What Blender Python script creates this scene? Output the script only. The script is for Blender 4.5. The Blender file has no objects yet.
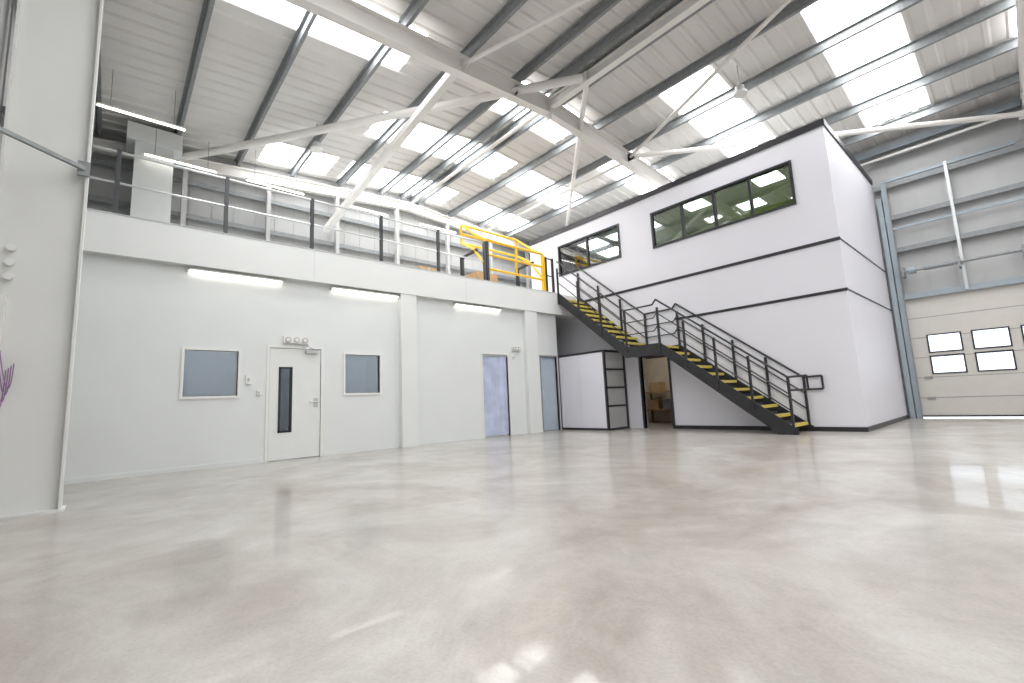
import bpy, bmesh, math, random
from mathutils import Vector, Matrix
random.seed(4)
SC=bpy.context.scene
SC.view_settings.view_transform='Standard'
SC.view_settings.look='None'
SC.view_settings.exposure=0.0

# ---------------------------------------------------------------- materials
def mat(name,col,rough=0.5,metal=0.0,var=0.04,scale=6.0,emit=0.0,emcol=None,spec=0.5,detail=2):
    m=bpy.data.materials.new(name);m.use_nodes=True;nt=m.node_tree;n=nt.nodes;l=nt.links
    b=n['Principled BSDF'];b.inputs['Roughness'].default_value=rough;b.inputs['Metallic'].default_value=metal
    b.inputs['Specular IOR Level'].default_value=spec
    tc=n.new('ShaderNodeTexCoord');no=n.new('ShaderNodeTexNoise');no.inputs['Scale'].default_value=scale;no.inputs['Detail'].default_value=detail
    l.new(tc.outputs['Object'],no.inputs['Vector'])
    cr=n.new('ShaderNodeValToRGB')
    c0=[max(0,c*(1-var)) for c in col];c1=[min(1,c*(1+var)) for c in col]
    cr.color_ramp.elements[0].position=0.3;cr.color_ramp.elements[1].position=0.7
    cr.color_ramp.elements[0].color=(*c0,1);cr.color_ramp.elements[1].color=(*c1,1)
    l.new(no.outputs['Fac'],cr.inputs['Fac']);l.new(cr.outputs['Color'],b.inputs['Base Color'])
    if emit>0:
        b.inputs['Emission Color'].default_value=(*(emcol or col),1);b.inputs['Emission Strength'].default_value=emit
    return m

def glassmat(name,tint=(0.8,0.88,0.95),refl=0.12):
    m=bpy.data.materials.new(name);m.use_nodes=True;nt=m.node_tree;n=nt.nodes;l=nt.links
    n.remove(n['Principled BSDF']);out=n['Material Output']
    t=n.new('ShaderNodeBsdfTransparent');t.inputs['Color'].default_value=(*tint,1)
    g=n.new('ShaderNodeBsdfGlossy');g.inputs['Roughness'].default_value=0.02
    mx=n.new('ShaderNodeMixShader');fr=n.new('ShaderNodeFresnel');fr.inputs['IOR'].default_value=1.5
    ad=n.new('ShaderNodeMath');ad.operation='ADD';ad.inputs[1].default_value=refl
    l.new(fr.outputs[0],ad.inputs[0]);l.new(ad.outputs[0],mx.inputs[0]);l.new(t.outputs[0],mx.inputs[1]);l.new(g.outputs[0],mx.inputs[2]);l.new(mx.outputs[0],out.inputs['Surface'])
    return m

def floormat():
    m=bpy.data.materials.new('polished_concrete');m.use_nodes=True;nt=m.node_tree;n=nt.nodes;l=nt.links
    b=n['Principled BSDF'];tc=n.new('ShaderNodeTexCoord')
    def noise(s,d,r=0.6,dist=0.0):
        x=n.new('ShaderNodeTexNoise');x.inputs['Scale'].default_value=s;x.inputs['Detail'].default_value=d;x.inputs['Roughness'].default_value=r;x.inputs['Distortion'].default_value=dist
        l.new(tc.outputs['Object'],x.inputs['Vector']);return x
    def ramp(src,p0,c0,p1,c1):
        r=n.new('ShaderNodeValToRGB');r.color_ramp.elements[0].position=p0;r.color_ramp.elements[1].position=p1
        r.color_ramp.elements[0].color=(*c0,1);r.color_ramp.elements[1].color=(*c1,1);l.new(src.outputs['Fac'],r.inputs['Fac']);return r
    def mul(a,c):
        x=n.new('ShaderNodeMixRGB');x.blend_type='MULTIPLY';x.inputs[0].default_value=1;l.new(a.outputs[0],x.inputs[1]);l.new(c.outputs[0],x.inputs[2]);return x
    n1=noise(0.55,6,0.68,1.1);n2=noise(2.4,6,0.7,0.6);n3=noise(60,2)
    r1=ramp(n1,.38,(0.375,0.34,0.30),.62,(0.525,0.505,0.475))
    r2=ramp(n2,.34,(0.86,0.855,0.845),.66,(1.05,1.05,1.05))
    r3=ramp(n3,.32,(0.89,0.89,0.88),.6,(1,1,1))
    c=mul(mul(r1,r2),r3)
    l.new(c.outputs[0],b.inputs['Base Color'])
    b.inputs['Roughness'].default_value=0.30
    b.inputs['Specular IOR Level'].default_value=0.4
    b.inputs['Coat Weight'].default_value=0.36
    b.inputs['Coat IOR'].default_value=1.5
    mr=n.new('ShaderNodeMapRange');mr.inputs['From Min'].default_value=0.35;mr.inputs['From Max'].default_value=0.65
    mr.inputs['To Min'].default_value=0.02;mr.inputs['To Max'].default_value=0.11
    l.new(n2.outputs['Fac'],mr.inputs['Value']);l.new(mr.outputs[0],b.inputs['Coat Roughness'])
    return m

FLOOR=floormat()
WALLP=mat('white_wall_paint',(0.765,0.79,0.79),0.35,var=0.012,scale=1.5)
FASC=mat('fascia_panel_white',(0.79,0.81,0.80),0.4,var=0.012,scale=1)
OFF=mat('office_panel_white',(0.75,0.745,0.80),0.45,var=0.012,scale=1)
STEELW=mat('white_painted_steel',(0.84,0.82,0.79),0.45,var=0.02,scale=3)
COLW=mat('column_paint',(0.75,0.755,0.74),0.4,var=0.02,scale=2)
GALV=mat('galvanised_steel',(0.27,0.285,0.295),0.5,0.2,var=0.12,scale=14)
BLUEG=mat('blue_grey_steel',(0.33,0.38,0.42),0.45,0.2,var=0.05)
LINER=mat('roof_liner_sheet',(0.72,0.705,0.685),0.5,var=0.03,scale=1.2)
CLAD=mat('wall_cladding_grey',(0.47,0.475,0.475),0.5,var=0.04,scale=1)
RLIGHT=mat('translucent_rooflight',(0.9,0.95,1.0),0.4,emit=10.2,emcol=(0.99,0.988,0.99),var=0.01)
BLACK=mat('black_steel',(0.022,0.022,0.026),0.4,var=0.15,scale=8)
DGREY=mat('dark_grey_post',(0.05,0.055,0.06),0.4,var=0.1)
YEL=mat('safety_yellow',(0.85,0.52,0.02),0.4,var=0.05)
NOSE=mat('yellow_nosing',(0.62,0.50,0.10),0.6,var=0.12,scale=20)
TREAD=mat('dark_tread',(0.05,0.05,0.05),0.7,var=0.2,scale=30)
SATIN=mat('satin_rail_steel',(0.62,0.64,0.65),0.3,0.6,var=0.03)
DOORP=mat('door_paint_white',(0.80,0.82,0.81),0.35,var=0.01)
FRAME=mat('frame_white',(0.82,0.82,0.80),0.4,var=0.01)
SECD=mat('sectional_door_panel',(0.60,0.58,0.54),0.45,var=0.02)
SEAM=mat('seam_grey',(0.30,0.30,0.30),0.6,var=0.05)
JOINT=mat('panel_joint',(0.60,0.62,0.64),0.6,var=0.02)
CARD=mat('cardboard',(0.45,0.29,0.15),0.8,var=0.1,scale=8)
GREEN=mat('lime_green_paint',(0.42,0.55,0.04),0.6,var=0.03)
INTW=mat('interior_white',(0.75,0.75,0.73),0.6,var=0.02)
BEIGE=mat('store_beige',(0.58,0.50,0.38),0.7,var=0.06)
TUBE=mat('lit_tube_diffuser',(1,0.97,0.9),0.4,emit=6.0,emcol=(1,0.95,0.82),var=0.01)
PANL=mat('lit_ceiling_panel',(1,1,1),0.4,emit=12.0,emcol=(1,0.98,0.92),var=0.01)
GLASS=glassmat('office_glass',(0.62,0.68,0.66),0.14)
GLASSB=glassmat('vision_glass',(0.92,0.96,0.99),0.14)
GLASSD=glassmat('dark_vision_glass',(0.35,0.40,0.45),0.12)
GLASSC=glassmat('clear_glass',(0.95,0.97,1),0.05)
PLAS=mat('plastic_grey',(0.50,0.50,0.50),0.5,var=0.03)
CABLE=mat('cable_purple',(0.35,0.20,0.38),0.5,var=0.1)
LENS=mat('lens_dark',(0.15,0.15,0.17),0.2,var=0.03)
BLUEROOM=mat('pale_blue_room',(0.55,0.62,0.72),0.6,var=0.03)
BLIND=mat('blind_slat_pale_blue',(0.80,0.87,0.96),0.5,var=0.02)
DBLUE=mat('door_pale_blue',(0.45,0.52,0.62),0.4,var=0.03)
STRIPC=mat('pvc_strip_blue',(0.52,0.57,0.75),0.15,var=0.14,scale=3)
WOODB=mat('timber_brown',(0.30,0.18,0.09),0.6,var=0.2,scale=10)

# ---------------------------------------------------------------- builder
class B:
    def __init__(s,name): s.n=name;s.bm=bmesh.new();s.m=[]
    def mi(s,m):
        if m not in s.m: s.m.append(m)
        return s.m.index(m)
    def quad(s,pts,m):
        f=s.bm.faces.new([s.bm.verts.new(p) for p in pts]);f.material_index=s.mi(m);return f
    def box(s,x0,x1,y0,y1,z0,z1,m):
        v=[s.bm.verts.new((x,y,z)) for x in(x0,x1) for y in(y0,y1) for z in(z0,z1)]
        k=s.mi(m)
        for q in((0,1,3,2),(4,6,7,5),(0,4,5,1),(2,3,7,6),(0,2,6,4),(1,5,7,3)):
            f=s.bm.faces.new([v[i] for i in q]);f.material_index=k
        return s
    def prism(s,a,b,prof,m,up=(0,0,1),close=True):
        a=Vector(a);b=Vector(b);d=(b-a).normalized();u=Vector(up)
        if abs(d.dot(u))>0.98:u=Vector((1,0,0))
        r=d.cross(u).normalized();u=r.cross(d).normalized();k=s.mi(m)
        A=[s.bm.verts.new(a+r*p[0]+u*p[1]) for p in prof];Bv=[s.bm.verts.new(b+r*p[0]+u*p[1]) for p in prof]
        n=len(prof)
        for i in range(n):
            f=s.bm.faces.new([A[i],A[(i+1)%n],Bv[(i+1)%n],Bv[i]]);f.material_index=k
        for V in(A[::-1],Bv):
            f=s.bm.faces.new(V);f.material_index=k
        return s
    def bar(s,a,b,w,h,m,up=(0,0,1)):
        return s.prism(a,b,[(-w/2,-h/2),(w/2,-h/2),(w/2,h/2),(-w/2,h/2)],m,up)
    def tube(s,a,b,r,m,n=10):
        return s.prism(a,b,[(r*math.cos(2*math.pi*i/n),r*math.sin(2*math.pi*i/n)) for i in range(n)],m)
    def ibeam(s,a,b,w,h,m,t=0.02,tw=0.014,up=(0,0,1)):
        x=w/2;y=h/2;q=tw/2
        return s.prism(a,b,[(-x,-y),(x,-y),(x,-y+t),(q,-y+t),(q,y-t),(x,y-t),(x,y),(-x,y),(-x,y-t),(-q,y-t),(-q,-y+t),(-x,-y+t)],m,up)
    def zsec(s,a,b,w,h,m,t=0.012):
        y=h/2;q=t/2
        return s.prism(a,b,[(-w,-y),(q,-y),(q,y-t),(w,y-t),(w,y),(-q,y),(-q,-y+t),(-w,-y+t)],m)
    def path(s,pts,r,m,n=8):
        for i in range(len(pts)-1): s.tube(pts[i],pts[i+1],r,m,n)
        return s
    def done(s,parent=None,smooth=False):
        bmesh.ops.recalc_face_normals(s.bm,faces=s.bm.faces)
        me=bpy.data.meshes.new(s.n);s.bm.to_mesh(me);s.bm.free()
        for m in s.m: me.materials.append(m)
        o=bpy.data.objects.new(s.n,me);SC.collection.objects.link(o)
        if parent:o.parent=parent
        return o

def holed(b,axis,p0,p1,u0,u1,z0,z1,holes,m):
    us=sorted({u0,u1,*[h[0] for h in holes],*[h[1] for h in holes]})
    zs=sorted({z0,z1,*[h[2] for h in holes],*[h[3] for h in holes]})
    for i in range(len(us)-1):
        run=None
        for j in range(len(zs)-1):
            uc=(us[i]+us[i+1])/2;zc=(zs[j]+zs[j+1])/2
            inside=any(h[0]<uc<h[1] and h[2]<zc<h[3] for h in holes)
            if not inside:
                if run is None: run=[zs[j],zs[j+1]]
                else: run[1]=zs[j+1]
            if inside or j==len(zs)-2:
                if run:
                    if axis=='x': b.box(p0,p1,us[i],us[i+1],run[0],run[1],m)
                    else: b.box(us[i],us[i+1],p0,p1,run[0],run[1],m)
                    run=None

# ---------------------------------------------------------------- dimensions
XG=-13.6; YB=15.67; YF=-1.05; XE=9.0
RID=7.35
def zr(y): return 8.17-0.075*abs(y-RID)
WX=-9.23
MZ=4.04; MB=3.415; FX=-9.085
OY=11.0; OX=-2.18; OZ=6.44; OXL=-11.2

b=B('floor');b.box(XG-.2,XE+.2,YF-.2,YB+.2,-.25,0,FLOOR);b.done()

# ---------------------------------------------------------------- roof
strips=[(-1.53,[(0.6,5.4),(9.3,14.6)]),(-4.37,[(0.4,3.6),(9.3,13.4)]),(-7.55,[(0.9,4.2),(6.4,9.0),(10.6,13.3)]),  # near segments of the first two strips: unseen, added for light
        (-10.1,[(4.6,8.9),(9.3,12.2)]),(-12.7,[(2.7,4.5),(4.9,8.6),(9.2,12.0)]),
        (1.3,[(1,6),(8,13.5)]),(4.1,[(1,6),(8,13.5)]),(6.9,[(1,6),(8,13.5)])]  # out-of-view glowing strips on the east side, added as fill light
pitch=0.333
ys=sorted({YF,YB,RID,*[v for s in strips for g in s[1] for v in g]})
b=B('ceiling')
x=XG;prof=[]
while x<XE:
    prof+= [(x,0),(x+.20,0),(x+.235,-.035),(x+.298,-.035)];x+=pitch
prof.append((x,0))
kl=b.mi(LINER)
def snap(xc): i=round((xc-.5-XG)/pitch);return XG+i*pitch,XG+(i+3)*pitch+.2
S=[(*snap(s[0]),s[1]) for s in strips]
grid=[[b.bm.verts.new((px,y,zr(y)+pz)) for (px,pz) in prof] for y in ys]
for j in range(len(ys)-1):
    yc=(ys[j]+ys[j+1])/2
    for i in range(len(prof)-1):
        xc=(prof[i][0]+prof[i+1][0])/2
        if any(s[0]<xc<s[1] and any(g[0]<yc<g[1] for g in s[2]) for s in S): continue
        f=b.bm.faces.new([grid[j][i],grid[j][i+1],grid[j+1][i+1],grid[j+1][i]]);f.material_index=kl
b.done()
k=1
for s in S:
    for g in s[2]:
        b=B('window_rooflight_or_fill_%d'%k);k+=1
        yy=[g[0]]+([RID] if g[0]<RID<g[1] else [])+[g[1]]
        for i in range(len(yy)-1):
            a,c=yy[i],yy[i+1]
            b.quad([(s[0],a,zr(a)+.004),(s[1],a,zr(a)+.004),(s[1],c,zr(c)+.004),(s[0],c,zr(c)+.004)],RLIGHT)
        b.done()

b=B('roof_purlins')
y=0.85-1.38
while y<YB-.2:
    if abs(y-RID)>0.3:
        b.zsec((XG+.05,y,zr(y)-.15),(XE,y,zr(y)-.15),0.06,0.19,GALV)
    y+=1.38
b.zsec((XG+.05,RID-.2,zr(RID)-.16),(XE,RID-.2,zr(RID)-.16),.06,.19,GALV);b.zsec((XG+.05,RID+.2,zr(RID)-.16),(XE,RID+.2,zr(RID)-.16),.06,.19,GALV)
b.done()

YI=-.32
def frame(xc,cols=True):
    b=B('portal_frame')
    yi=YI;ye=YF+.08
    top=lambda y: zr(y)-.25
    h=.40
    for (ya,yb) in((ye,RID),(YB-.08,RID)):
        b.ibeam((xc,ya,top(ya)-h/2),(xc,yb,top(yb)-h/2),.19,h,STEELW)
    for sgn,yc in((1,yi),(-1,YB-.62)):
        y2=yc+sgn*1.7
        zA=top(yc)-h;zB=top(y2)-h
        v=[(xc-.007,yc,zA+.02),(xc-.007,y2,zB+.02),(xc-.007,yc,zA-.42)]
        b.quad(v,STEELW)
        v=[(xc+.007,p[1],p[2]) for p in v];b.quad(v,STEELW)
        b.bar((xc,yc,zA-.42),(xc,y2,zB),.19,.02,STEELW)
    b.box(xc-.10,xc+.10,RID-.015,RID+.015,top(RID)-.55,top(RID),STEELW)
    if cols:
        for ya,yb in((ye,yi),(YB-.62,YB-.08)):
            zt=top(ya)-.05
            b.box(xc-.10,xc+.10,ya,ya+.02,0.02,zt,COLW);b.box(xc-.10,xc+.10,yb-.02,yb,0.02,zt,COLW)
            b.box(xc-.008,xc+.008,ya+.02,yb-.02,0.02,zt,COLW)
            b.box(xc-.14,xc+.14,ya-.0,yb+.03,0.0,.02,COLW)
    return b.done()
frame(-6.65);frame(0.80);frame(7.2)
b=B('gable_rafter')
for (ya,yb) in((YF+.08,RID),(YB-.08,RID)): b.ibeam((XG+.2,ya,zr(ya)-.45),(XG+.2,yb,zr(yb)-.45),.16,.3,STEELW)
b.done()
def br(x0,y0,x1,y1,r,z0=None,z1=None,m=STEELW):
    b=B('roof_brace');z0=zr(y0)-.45 if z0 is None else z0;z1=zr(y1)-.45 if z1 is None else z1
    b.tube((x0,y0,z0),(x1,y1,z1),r,m,12)
    for (px,py,pz) in((x0,y0,z0),(x1,y1,z1)): b.box(px-.1,px+.1,py-.012,py+.012,pz-.1,pz+.1,m)
    return b.done()
br(-13.4,.8,-6.65,6.3,.09);br(-6.65,6.3,-5.5,7.25,.09)
br(-11.6,13.4,-5.5,7.4,.06)
b=B('knee_strut');b.bar((-6.7,4.8,zr(4.8)-.5),(-13.25,4.55,6.2),.16,.16,STEELW);b.done()
b=B('ridge_beam');b.ibeam((-6.5,RID,zr(RID)-.45),(XE,RID,zr(RID)-.45),.15,.22,STEELW);b.done()
b=B('ridge_beam');b.tube((-6.8,RID,zr(RID)-.45),(XG+.2,RID,zr(RID)-.45),.05,STEELW);b.done()
br(-6.5,10.5,.7,15.0,.06,None,6.75);br(-6.5,10.5,.7,7.4,.045);br(-6.75,10.6,-13.4,10.6,.045);br(-6.55,4.9,.7,7.3,.045)

# ---------------------------------------------------------------- outer walls
def cladding(name,axis,p,u0,u1,z1,holes,inward):
    b=B(name)
    t=.06
    q0,q1=(p,p+t) if inward<0 else (p-t,p)
    holed(b,axis,q0,q1,u0,u1,0,z1,holes,CLAD)
    u=u0+.3
    while u<u1:
        segs=[(0,z1)]
        for h in holes:
            if h[0]-.05<u<h[1]+.05: segs=[(h[3],z1)]
        for a,c in segs:
            e0,e1=(q0-.015,q0) if inward<0 else (q1,q1+.015)
            if axis=='y': b.box(u-.02,u+.02,e0,e1,a,c,CLAD)
            else: b.box(e0,e1,u-.02,u+.02,a,c,CLAD)
        u+=.5
    return b
DX0,DX1,DZ=-1.93,2.3,3.07
b=cladding('wall_back','y',YB,XG-.06,XE,zr(YB)+.0,[(DX0,DX1,0,DZ)],-1);b.done()
b=cladding('wall_front','y',YF,XG-.06,XE,zr(YF),[],1);b.done()
b=cladding('wall_gable','x',XG,YF,YB,zr(RID)-.0,[],1);b.done()
b=cladding('wall_east','x',XE,YF,YB,zr(RID),[],-1);b.done()
def rails(name,axis,zs,u0,u1,p,sg):
    b=B(name)
    for z in zs:
        if axis=='y': b.box(u0,u1,min(p,p+sg*.16),max(p,p+sg*.16),z-.03,z+.03,GALV);b.box(u0,u1,p+sg*.15-.006,p+sg*.15+.006,z-.09,z+.03,GALV)
        else: b.box(min(p,p+sg*.16),max(p,p+sg*.16),u0,u1,z-.03,z+.03,GALV);b.box(p+sg*.15-.006,p+sg*.15+.006,u0,u1,z-.09,z+.03,GALV)
    return b.done()
rails('sheeting_rails','y',[4.45,5.35,6.25,7.05],OX+.05,.68,YB-.02,-1)
rails('sheeting_rails','y',[1.2,2.6,4.2,5.6,6.9],XG+.1,-6.8,YF+.02,1)
rails('sheeting_rails','x',[5.0,5.9,6.8],YF+.1,YB-.1,XG+.02,1)
b=B('eaves_beam');b.bar((OX-4,YB-.25,7.22),(.68,YB-.25,7.22),.08,.16,BLUEG);b.bar((OX-4,YB-.3,6.98),(.68,YB-.3,6.98),.05,.05,STEELW);b.done()
for yy in(-.8,1.1,3.0,4.9,6.9,8.9,10.9,12.9):
    b=B('gable_post');b.ibeam((XG+.27,yy,MZ+.01),(XG+.27,yy,zr(yy)-.62),.10,.14,PLAS,up=(1,0,0));b.done()

# ---------------------------------------------------------------- loading door
b=B('door_loading')
n=6;hh=DZ/n;yd=YB-.06
wins=[]
for x0 in(-1.56,-.75,.06,.87): wins+= [(x0,x0+.58,1.13,1.54),(x0,x0+.58,1.67,2.08)]
holed(b,'y',yd,yd+.04,DX0,DX1,0.03,DZ,wins,SECD)
for i in range(1,n): b.box(DX0,DX1,yd-.004,yd+.001,i*hh-.008,i*hh+.008,SEAM)
for (x0,x1,z0,z1) in wins:
    for (a0,a1,c0,c1) in((x0-.03,x1+.03,z0-.03,z0),(x0-.03,x1+.03,z1,z1+.03),(x0-.03,x0,z0,z1),(x1,x1+.03,z0,z1)):
        b.box(a0,a1,yd-.015,yd+.01,c0,c1,BLACK)
    b.box(x0,x1,yd+.015,yd+.02,z0,z1,GLASSC)
for zz in(.5,1.02): b.box(-1.75,-1.6,yd-.02,yd,zz-.03,zz+.03,SEAM)
b.box(DX0,DX1,yd-.02,yd+.03,0.03,.07,BLACK)
b.box(-.1,.1,yd-.05,yd,.25,.33,BLACK)
b.done()
b=B('loading_door_gear')
for x0 in(DX0-.02,DX1+.02):
    b.box(x0-.05,x0+.05,yd-.14,yd-.03,0,6.35,BLUEG)
    b.box(x0+.05,x0+.07,yd-.16,yd-.12,0,6.35,GALV)
b.tube((-1.85,yd-.25,3.78),(2.2,yd-.25,3.78),.035,GALV);
for x0 in(-1.8,-.75,.3): b.box(x0-.02,x0+.02,yd-.33,yd,3.64,3.9,GALV)
b.tube((-1.70,yd-.25,3.78),(-1.55,yd-.25,3.78),.09,BLUEG,16)
b.tube((-1.4,yd-.25,3.78),(-.85,yd-.25,3.78),.06,GALV,16)
b.bar((-.7,yd-.12,3.1),(-.7,yd-.12,6.4),.10,.06,SATIN)
b.box(DX0-.1,DX1+.1,yd-.10,yd-.02,DZ,DZ+.14,BLUEG)
b.bar((-1.95,yd-.12,6.35),(.5,yd-.12,6.35),.06,.08,BLUEG)
b.bar((-1.95,yd-.12,5.0),(.5,yd-.12,5.0),.05,.06,BLUEG)
b.box(-2.12,-2.02,yd-.2,yd-.02,0,5.9,BLUEG)
b.done()

# ---------------------------------------------------------------- partition wall + mezzanine
D1=(2.172,3.096,0,2.08); D2=(7.14,8.0,0,2.14); D3=(9.26,9.93,0,2.14)
W1=(.88,1.665,1.20,1.985); W2=(3.58,4.33,1.20,2.0)
b=B('wall_partition');holed(b,'x',WX-.12,WX,YF,10.0,0,MB,[D1,D2,D3,W1,W2],WALLP)
b.done()
b=B('baseboard_partition')
for (a,c) in((YF,D1[0]-.06),(D1[1]+.06,4.76),(5.2,D2[0]-.04),(D2[1]+.04,8.62)): b.box(WX,WX+.012,a,c,0,.07,WALLP)
b.done()
for (a,c) in((4.79,5.18),(8.62,9.08)):
    b=B('wall_column');b.box(WX,WX+.13,a,c,0.0,MB,FASC);b.box(WX,WX+.14,a-.01,c+.01,0,.07,FASC);b.done()
b=B('floor_mezzanine');b.box(XG,FX-.05,YF,OY,MZ-.3,MZ,FASC);b.box(XG,OXL,OY,YB,MZ-.3,MZ,FASC)
b.box(FX-.05,FX,YF,OY-.02,MB,MZ+.02,FASC);b.box(WX-.2,FX-.05,YF,OY-.02,MB,MB+.02,FASC)
for yy in(2.9,6.6): b.box(FX-.001,FX+.001,yy-.003,yy+.003,MB,MZ,JOINT)
b.box(FX-.06,FX+.012,YF,10.0,MZ+.02,MZ+.035,JOINT)
b.done()
b=B('wall_room_behind');b.box(-12.5,-12.4,YF,OY,0,MB,BLUEROOM)
for yy in(2.0,5.4,8.6): b.box(-12.4,WX-.12,yy,yy+.08,0,MB,INTW)
b.box(-12.4,WX-.12,10.0,10.08,0,MB,INTW)
b.done()
for yy in(1.2,4.0,7.3):
    b=B('ceiling_light_panel');b.box(-11.4,-10.0,yy-.4,yy+.4,MB+.02,MB+.05,PANL);b.box(-11.43,-9.97,yy-.43,yy+.43,MB+.05,MB+.07,FRAME);b.done()
def iwin(name,h):
    y0,y1,z0,z1=h;b=B(name)
    for (a,c,d,e) in((y0-.04,y1+.04,z0-.04,z0),(y0-.04,y1+.04,z1,z1+.04),(y0-.04,y0,z0,z1),(y1,y1+.04,z0,z1)): b.box(WX-.12,WX+.02,a,c,d,e,FRAME)
    b.box(WX-.035,WX-.03,y0,y1,z0,z1,GLASSB)
    z=z0+.01
    while z<z1-.02:
        b.quad([(WX-.052,y0+.01,z+.018),(WX-.052,y1-.01,z+.018),(WX-.062,y1-.01,z),(WX-.062,y0+.01,z)],BLIND);z+=.021
    b.done()
iwin('window_1',W1);iwin('window_2',W2)
b=B('door_1')
y0,y1,z0,z1=D1
b.box(WX-.1,WX+.015,y0-.05,y0,0,z1+.05,FRAME);b.box(WX-.1,WX+.015,y1,y1+.05,0,z1+.05,FRAME);b.box(WX-.1,WX+.015,y0,y1,z1,z1+.05,FRAME)
vp=(y0+.16,y0+.40,.50,1.72)
b.box(WX-.1,WX-.055,y0,y0+.02,0,z1,SEAM);b.box(WX-.1,WX-.055,y1-.02,y1,0,z1,SEAM)
holed(b,'x',WX-.05,WX-.005,y0+.007,y1-.007,.012,z1-.007,[vp],DOORP)
for (a,c,d,e) in((vp[0],vp[1],vp[2],vp[2]+.035),(vp[0],vp[1],vp[3]-.035,vp[3]),(vp[0],vp[0]+.035,vp[2],vp[3]),(vp[1]-.035,vp[1],vp[2],vp[3])): b.box(WX-.055,WX+.005,a,c,d,e,BLACK)
b.box(WX-.03,WX-.025,vp[0],vp[1],vp[2],vp[3],GLASSD)
b.box(WX-.005,WX+.003,y1-.13,y1-.05,.95,1.12,SATIN)
b.tube((WX,y1-.09,1.05),(WX+.06,y1-.09,1.05),.011,SATIN);b.tube((WX+.055,y1-.09,1.05),(WX+.055,y1-.22,1.05),.011,SATIN)
b.box(WX,WX+.05,y1-.30,y1-.06,z1-.09,z1-.03,SATIN);b.bar((WX+.03,y1-.1,z1-.03),(WX+.2,y1-.3,z1+.02),.02,.01,SATIN);b.bar((WX+.2,y1-.3,z1+.02),(WX+.01,y1-.35,z1+.02),.02,.01,SATIN)
for zz in(.25,1.1,1.85): b.tube((WX+.004,y1-.002,zz-.05),(WX+.004,y1-.002,zz+.05),.01,SATIN)
b.done()
b=B('door_2')
y0,y1,z0,z1=D2
for (a,c,d,e) in((y0-.04,y0,0,z1+.04),(y1,y1+.04,0,z1+.04),(y0,y1,z1,z1+.04)): b.box(WX-.12,WX+.012,a,c,d,e,FRAME)
k=0;yy=y0+.005
while yy<y1-.02:
    y2=min(yy+.14,y1-.002)
    n=6;o=.014*(k%2)
    for i in range(n):
        a=yy+(y2-yy)*i/n;c=yy+(y2-yy)*(i+1)/n
        f=lambda t:.018*math.sin(math.pi*t)
        b.quad([(WX-.035-o+f(i/n),a,.03),(WX-.035-o+f((i+1)/n),c,.03),(WX-.035-o+f((i+1)/n),c,z1-.05),(WX-.035-o+f(i/n),a,z1-.05)],STRIPC)
    yy+=.105;k+=1
b.box(WX-.07,WX-.005,y0,y1,z1-.06,z1,SATIN)
b.done()
b=B('door_3')
y0,y1,z0,z1=D3
for (a,c,d,e) in((y0-.04,y0,0,z1+.04),(y1,y1+.03,0,z1+.04),(y0,y1,z1,z1+.04)): b.box(WX-.12,WX+.012,a,c,d,e,SEAM)
b.box(WX-.10,WX-.06,y0,y1,.01,z1,DBLUE);b.box(WX-.058,WX-.052,y0+.1,y0+.14,.9,1.2,SATIN)
b.done()
def alarm(y,z,w=.34):
    b=B('emergency_light_unit');b.box(WX+.001,WX+.06,y-w/2,y+w/2,z,z+.13,FRAME)
    for i in range(3):
        yy=y-w/2+w*(i+.5)/3;b.tube((WX+.06,yy,z+.065),(WX+.075,yy,z+.065),.055,PLAS,16);b.tube((WX+.075,yy,z+.065),(WX+.08,yy,z+.065),.034,FRAME,16)
    b.done()
alarm(2.62,2.17,.46);alarm(8.3,2.25,.30)
for (yy,zz,w,h) in((1.83,1.48,.09,.16),(2.0,1.25,.06,.09),(8.22,2.08,.08,.1)):
    b=B('wall_switch');b.box(WX,WX+.035,yy-w/2,yy+w/2,zz-h/2,zz+h/2,FRAME);b.box(WX+.035,WX+.042,yy-w/5,yy+w/5,zz-h/5,zz+h/5,PLAS);b.done()
def batten(x,y0,y1,z,hang=0):
    b=B('batten_light');b.box(x-.035,x+.035,y0,y1,z,z+.03,FRAME);b.box(x-.020,x+.020,y0+.02,y1-.02,z-.022,z,TUBE)
    b.box(x-.035,x+.035,y0-.01,y0+.02,z-.03,z+.03,FRAME);b.box(x-.035,x+.035,y1-.02,y1+.01,z-.03,z+.03,FRAME)
    if hang:
        for yy in(y0+.2,y1-.2): b.tube((x,yy,z+.03),(x,yy,hang),.006,GALV,6)
    b.done()
for a in(.86,3.27,6.30): batten(WX+.045,a,a+1.5,3.35)
for a in(.25,2.25,4.7,7.2): batten(-12.35,a,a+1.4,6.72,zr(a)-.2)
batten(-10.6,-.5,.85,6.62,7.4)

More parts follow.
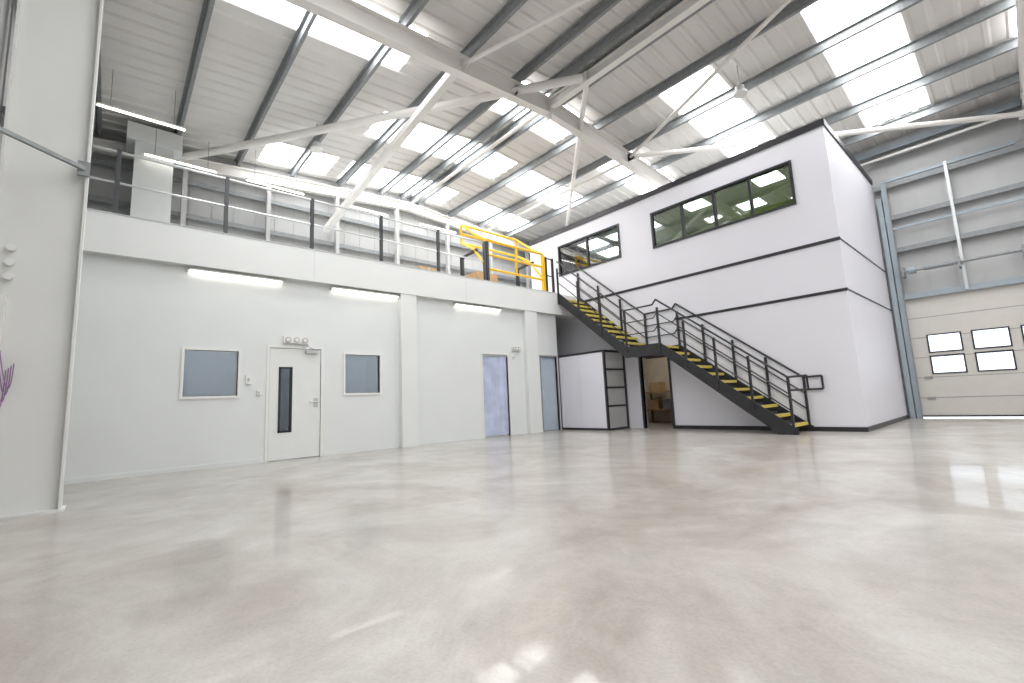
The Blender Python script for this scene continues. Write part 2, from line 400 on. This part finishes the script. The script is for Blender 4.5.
b=B('mezzanine_guardrail')
ey=FX-.10
for i in range(6):
    y=-.11+1.492*i
    if y>7.34: y=7.30
    b.box(ey-.03,ey+.03,y-.03,y+.03,MZ,5.17,DGREY);b.box(ey-.07,ey+.05,y-.07,y+.03,MZ,MZ+.04,DGREY)
b.tube((ey,YF+.1,5.14),(ey,7.30,5.14),.021,SATIN);b.tube((ey,YF+.1,4.62),(ey,7.30,4.62),.018,SATIN)
b.done()
b=B('pallet_safety_gate')
ga,gb=7.4,9.55;r=.036
fx=FX-.12;bx=-10.35
for y in(ga,gb):
    b.box(fx-.05,fx+.05,y-.04,y+.04,MZ,5.2,BLACK if y==ga else YEL)
    b.path([(fx+.0,y,4.45),(fx,y,5.25),(fx-.55,y,5.6),(bx,y,6.05),(bx,y,5.50),(fx-.55,y,5.15),(fx,y,4.45)],r,YEL)
    b.box(bx-.05,bx+.05,y-.04,y+.04,MZ,5.1,BLACK)
    b.bar((fx-.4,y,5.1),(bx,y,5.05),.06,.06,BLACK)
for (x,z) in((fx,4.45),(fx,4.85),(fx,5.25),(bx,6.05),(bx,5.78),(bx,5.50)): b.tube((x,ga,z),(x,gb,z),r,YEL)
b.tube((fx,(ga+gb)/2,4.45),(fx,(ga+gb)/2,5.25),r*.8,YEL)
b.done()
for (x,y,w,d,h) in((-10.6,6.3,.5,.6,.55),(-10.9,8.4,.9,.8,.75),(-11.6,7.2,.7,.7,.5)):
    b=B('cardboard_box');b.box(x-w/2,x+w/2,y-d/2,y+d/2,MZ,MZ+h,CARD)
    b.box(x-w/2-.001,x+w/2+.001,y-.03,y+.03,MZ+h-.12,MZ+h+.002,BEIGE);b.done()
b=B('service_riser');b.box(-13.15,-12.5,.1,.80,MZ,7.05,WALLP);b.box(-13.2,-12.45,-.05,.95,7.05,7.45,FASC);b.done()

# ---------------------------------------------------------------- office block
BW=(-6.30,-2.90,4.93,5.84); SW=(-9.80,-7.46,4.98,5.90)
OPN=(-7.05,-6.22,0,2.02)
b=B('wall_office_front');holed(b,'y',OY,OY+.12,OXL,OX,0,OZ,[BW,SW,OPN],OFF);b.done()
b=B('wall_office_side');b.box(OX-.12,OX,OY+.12,YB-.18,0,OZ,OFF);b.done()
b=B('ceiling_office_roof');b.box(OXL,OX,OY,YB-.18,OZ,OZ+.02,PLAS)
b.done()
b=B('wall_office_rear');b.box(OXL,OX-.12,YB-.3,YB-.18,0,OZ,INTW);b.box(OXL,OXL+.1,OY+.12,YB-.3,0,OZ,OFF);b.done()
b=B('trim_parapet')
b.box(OXL,OX+.03,OY-.03,OY,OZ-.06,OZ+.07,BLACK);b.box(OX,OX+.03,OY,YB-.18,OZ-.06,OZ+.07,BLACK)
b.box(OXL,OX+.03,OY-.03,OY+.2,OZ+.07,OZ+.085,BLACK)
b.done()
b=B('trim_bands')
b.box(-9.0,OX+.015,OY-.015,OY,3.86,3.93,BLACK);b.box(OX,OX+.01,OY,YB-.18,3.88,3.91,BLACK)
b.box(-5.9,OX+.015,OY-.015,OY,2.80,2.86,BLACK);b.box(OX,OX+.01,OY,YB-.18,2.82,2.85,BLACK)
b.done()
b=B('baseboard_office');b.box(-6.16,OX+.02,OY-.02,OY,0,.09,BLACK);b.box(OX,OX+.02,OY,YB-.18,0,.09,BLACK);b.done()
b=B('wall_office_interior');b.box(OXL+.1,OX-.12,14.2,14.3,3.9,6.2,GREEN);b.box(OXL+.1,OX-.12,OY+.12,14.2,6.2,6.28,INTW);b.box(OXL+.1,OX-.12,OY+.12,YB-.3,3.85,3.9,PLAS)
b.box(-7.0,-6.9,OY+.12,14.2,3.9,6.2,INTW);b.box(OX-.2,OX-.13,OY+.12,14.2,3.9,6.2,GREEN)
b.done()
for (xx,yy) in((-3.7,12.2),(-5.6,12.2),(-4.6,13.5),(-8.4,12.4)):
    b=B('ceiling_light_panel');b.box(xx-.3,xx+.3,yy-.3,yy+.3,6.17,6.2,PANL);b.box(xx-.32,xx+.32,yy-.32,yy+.32,6.185,6.2,FRAME);b.done()
def owin(name,h,n):
    x0,x1,z0,z1=h;b=B(name);t=.055
    for (a,c,d,e) in((x0-t,x1+t,z0-t,z0),(x0-t,x1+t,z1,z1+t),(x0-t,x0,z0,z1),(x1,x1+t,z0,z1)): b.box(a,c,OY-.03,OY+.08,d,e,BLACK)
    for i in range(1,n):
        xx=x0+(x1-x0)*i/n;b.box(xx-.03,xx+.03,OY-.02,OY+.07,z0,z1,BLACK)
    b.box(x0,x1,OY+.02,OY+.03,z0,z1,GLASS);b.done()
owin('window_3',BW,4);owin('window_4',SW,2)
b=B('wall_store_room');b.box(-9.1,-5.0,13.6,13.7,0,2.7,BEIGE);b.box(-5.1,-5.0,OY+.12,13.6,0,2.7,BEIGE);b.box(-9.1,-5.0,OY+.12,13.7,2.7,2.78,INTW);b.done()
b=B('ceiling_light_panel');b.box(-7.4,-6.8,12.0,12.6,2.66,2.7,PANL);b.done()
b=B('storage_rack')
for xx in(-8.3,-6.6):
    for yy in(12.9,13.4): b.box(xx-.03,xx+.03,yy-.03,yy+.03,0,1.2,WOODB)
for zz in(.4,.95): b.box(-8.33,-6.57,12.87,13.43,zz,zz+.04,WOODB)
for i,(xx,zz) in enumerate(((-8.0,.44),(-7.5,.44),(-7.0,.44),(-7.9,.99),(-7.2,.99),(-6.9,.99))):
    b.box(xx-.17,xx+.17,13.0,13.35,zz,zz+.3,[CARD,LENS,INTW][i%3])
b.done()
b=B('trim_opening');x0,x1,z0,z1=OPN
b.box(x0-.05,x0,OY-.03,OY+.1,0,z1+.05,BLACK);b.box(x1,x1+.05,OY-.03,OY+.1,0,z1+.05,BLACK);b.box(x0,x1,OY-.03,OY+.1,z1,z1+.05,BLACK);b.done()

b=B('under_stair_cupboard')
cx0,cx1,cy0,cy1,cz=WX+.02,-7.55,10.03,10.98,2.12
b.box(cx0,cx1-.06,cy0,cy0+.04,.06,cz,OFF);b.box(cx0,cx1,cy0-.012,cy0+.05,0,.06,BLACK);b.box(cx0,cx1,cy0-.005,cy1,cz,cz+.06,BLACK)
for yy in(cy0,cy1-.06): b.box(cx1-.06,cx1,yy,yy+.06,0,cz,BLACK)
for zz in(0.0,.62,1.12,1.62): b.box(cx1-.05,cx1-.005,cy0+.06,cy1-.06,zz,zz+.05,BLACK)
b.box(cx1-.04,cx1-.03,cy0+.06,cy1-.06,.05,cz,PLAS)
b.box(cx0,cx0+.03,cy0+.04,cy1,0,cz,OFF)
b.box(-8.45,-8.444,cy0-.002,cy0,.06,cz,JOINT)
b.done()

# ---------------------------------------------------------------- staircase
b=B('staircase')
ys0,ys1=10.0,10.96
LZ=2.10;n1=11;r1=LZ/n1;g1=.27;X0=-3.15
LX0=X0-g1*(n1-1);LX1=-6.80
n2=10;r2=(MZ-LZ)/n2;g2=(LX1-FX)/(n2-1)
def tread(xf,z,g):
    b.box(xf-g-.02,xf-.06,ys0+.03,ys1-.03,z-.035,z,TREAD)
    b.box(xf-.06,xf+.01,ys0+.03,ys1-.03,z-.055,z+.004,NOSE)
    b.box(xf-g-.02,xf-g-.01,ys0+.03,ys1-.03,z,z+.05,TREAD)
for i in range(1,n1): tread(X0-g1*(i-1),r1*i,g1)
for i in range(1,n2): tread(LX1-g2*(i-1),LZ+r2*i,g2)
b.box(LX1,LX0-.05,ys0+.03,ys1-.03,LZ-.04,LZ,TREAD);b.box(LX0-.05,LX0+.01,ys0+.03,ys1-.03,LZ-.05,LZ+.004,NOSE)
def stringer(y):
    p=[(X0+.10,0),(X0+.10,.10),(LX0+.03,LZ+.05),(LX1+.02,LZ+.05),(FX+.02,MZ+.05),(FX+.02,MZ-.28),(LX1-.02,LZ-.23),(LX0+.05,LZ-.23),(X0-.24,0)]
    k=b.mi(BLACK)
    A=[b.bm.verts.new((q[0],y-.015,q[1])) for q in p];C=[b.bm.verts.new((q[0],y+.015,q[1])) for q in p]
    for i in range(len(p)):
        j=(i+1)%len(p);f=b.bm.faces.new([A[i],A[j],C[j],C[i]]);f.material_index=k
    f=b.bm.faces.new(A[::-1]);f.material_index=k;f=b.bm.faces.new(C);f.material_index=k
stringer(ys0+.01);stringer(ys1-.005)
b.box(LX1-.05,LX0+.05,ys0+.03,ys1-.03,LZ-.2,LZ-.16,BLACK)
def zl(x):
    if x>LX0: return max(0,(X0-x)/g1*r1+r1*.6)
    if x>LX1: return LZ
    return LZ+(LX1-x)/g2*r2
for y in(ys0,ys1):
    xs=[X0+.02,X0-.68,X0-1.36,X0-2.04,LX0+.02,LX1+.02,LX1-.75,LX1-1.5,FX+.03]
    for x in xs: b.bar((x,y,zl(x)-.1),(x,y,zl(x)+1.02),.045,.045,BLACK)
    for off in(1.02,.68,.36):
        R=.022 if off>1 else .014
        pts=[(X0+.35 if off>1 else X0+.02,y,zl(X0)+off),(X0+.02,y,zl(X0+.02)+off),(LX0,y,LZ+r1*.6+off),(LX0-.1,y,LZ+off),(LX1,y,LZ+off),(FX+.03,y,MZ+off)]
        b.path(pts,R,BLACK)
    b.path([(X0+.35,y,zl(X0)+1.02),(X0+.35,y,zl(X0)+.75),(X0+.02,y,zl(X0)+.75)],.02,BLACK)
b.done()
b=B('landing_guardrail')
b.tube((ey,9.65,5.14),(ey,9.93,5.14),.021,BLACK);b.tube((ey,9.65,4.6),(ey,9.93,4.6),.016,BLACK)
b.box(ey-.03,ey+.03,9.91,9.97,MZ,5.17,BLACK);b.box(ey-.03,ey+.03,9.62,9.68,MZ,5.17,BLACK);b.done()

# ---------------------------------------------------------------- left side fittings
b=B('control_box');b.box(-6.64,-6.55,-.93,-.835,1.6,2.15,FRAME);b.box(-6.55,-6.545,-.90,-.86,1.85,1.95,BLACK)
for zz in(2.35,2.5,2.65): b.tube((-6.64,-.84,zz),(-6.59,-.84,zz),.035,FRAME,14)
b.done()
b=B('cable_loop')
for k in range(4):
    pts=[]
    for i in range(17):
        t=i/16;pts.append((-6.60+.015*k,-.89+.018*k+.10*math.sin(t*math.pi*.5),1.58-.55*math.sin(t*math.pi*(.9))*(1-.12*k)))
    b.path(pts,.005,CABLE,6)
b.done()
b=B('column_bracket_arm');b.bar((-6.54,YI-.03,3.62),(-5.95,-1.02,3.62),.04,.04,GALV);b.box(-6.56,-6.52,YI-.09,YI+.01,3.54,3.70,GALV);b.done()
for (x,y) in((-3.3,9.8),(-10.6,3.4)):
    b=B('highbay_lamp');z=zr(y)-.75;b.tube((x,y,z+.12),(x,y,zr(y)-.1),.01,GALV,6);b.tube((x,y,z),(x,y,z+.14),.09,PLAS,16);b.tube((x,y,z-.04),(x,y,z),.14,FRAME,20);b.done()

# ---------------------------------------------------------------- world & camera
w=bpy.data.worlds.new('sky');SC.world=w;w.use_nodes=True
bg=w.node_tree.nodes['Background'];bg.inputs[0].default_value=(0.9,0.95,1,1);bg.inputs[1].default_value=2.5

cd=bpy.data.cameras.new('camera');cam=bpy.data.objects.new('camera',cd);SC.collection.objects.link(cam)
f,yaw,pit,rol=452.776,math.radians(48.397),math.radians(7.532),math.radians(2.555)
fw=Vector((-math.sin(yaw)*math.cos(pit),math.cos(yaw)*math.cos(pit),math.sin(pit)))
r0=Vector((math.cos(yaw),math.sin(yaw),0));u0=r0.cross(fw)
r=r0*math.cos(rol)-u0*math.sin(rol);u=u0*math.cos(rol)+r0*math.sin(rol)
M=Matrix(((r.x,u.x,-fw.x,0),(r.y,u.y,-fw.y,0),(r.z,u.z,-fw.z,.886),(0,0,0,1)))
cam.matrix_world=M;cd.sensor_width=36;cd.lens=f/1024*36;cd.clip_start=.05;cd.clip_end=200
SC.camera=cam
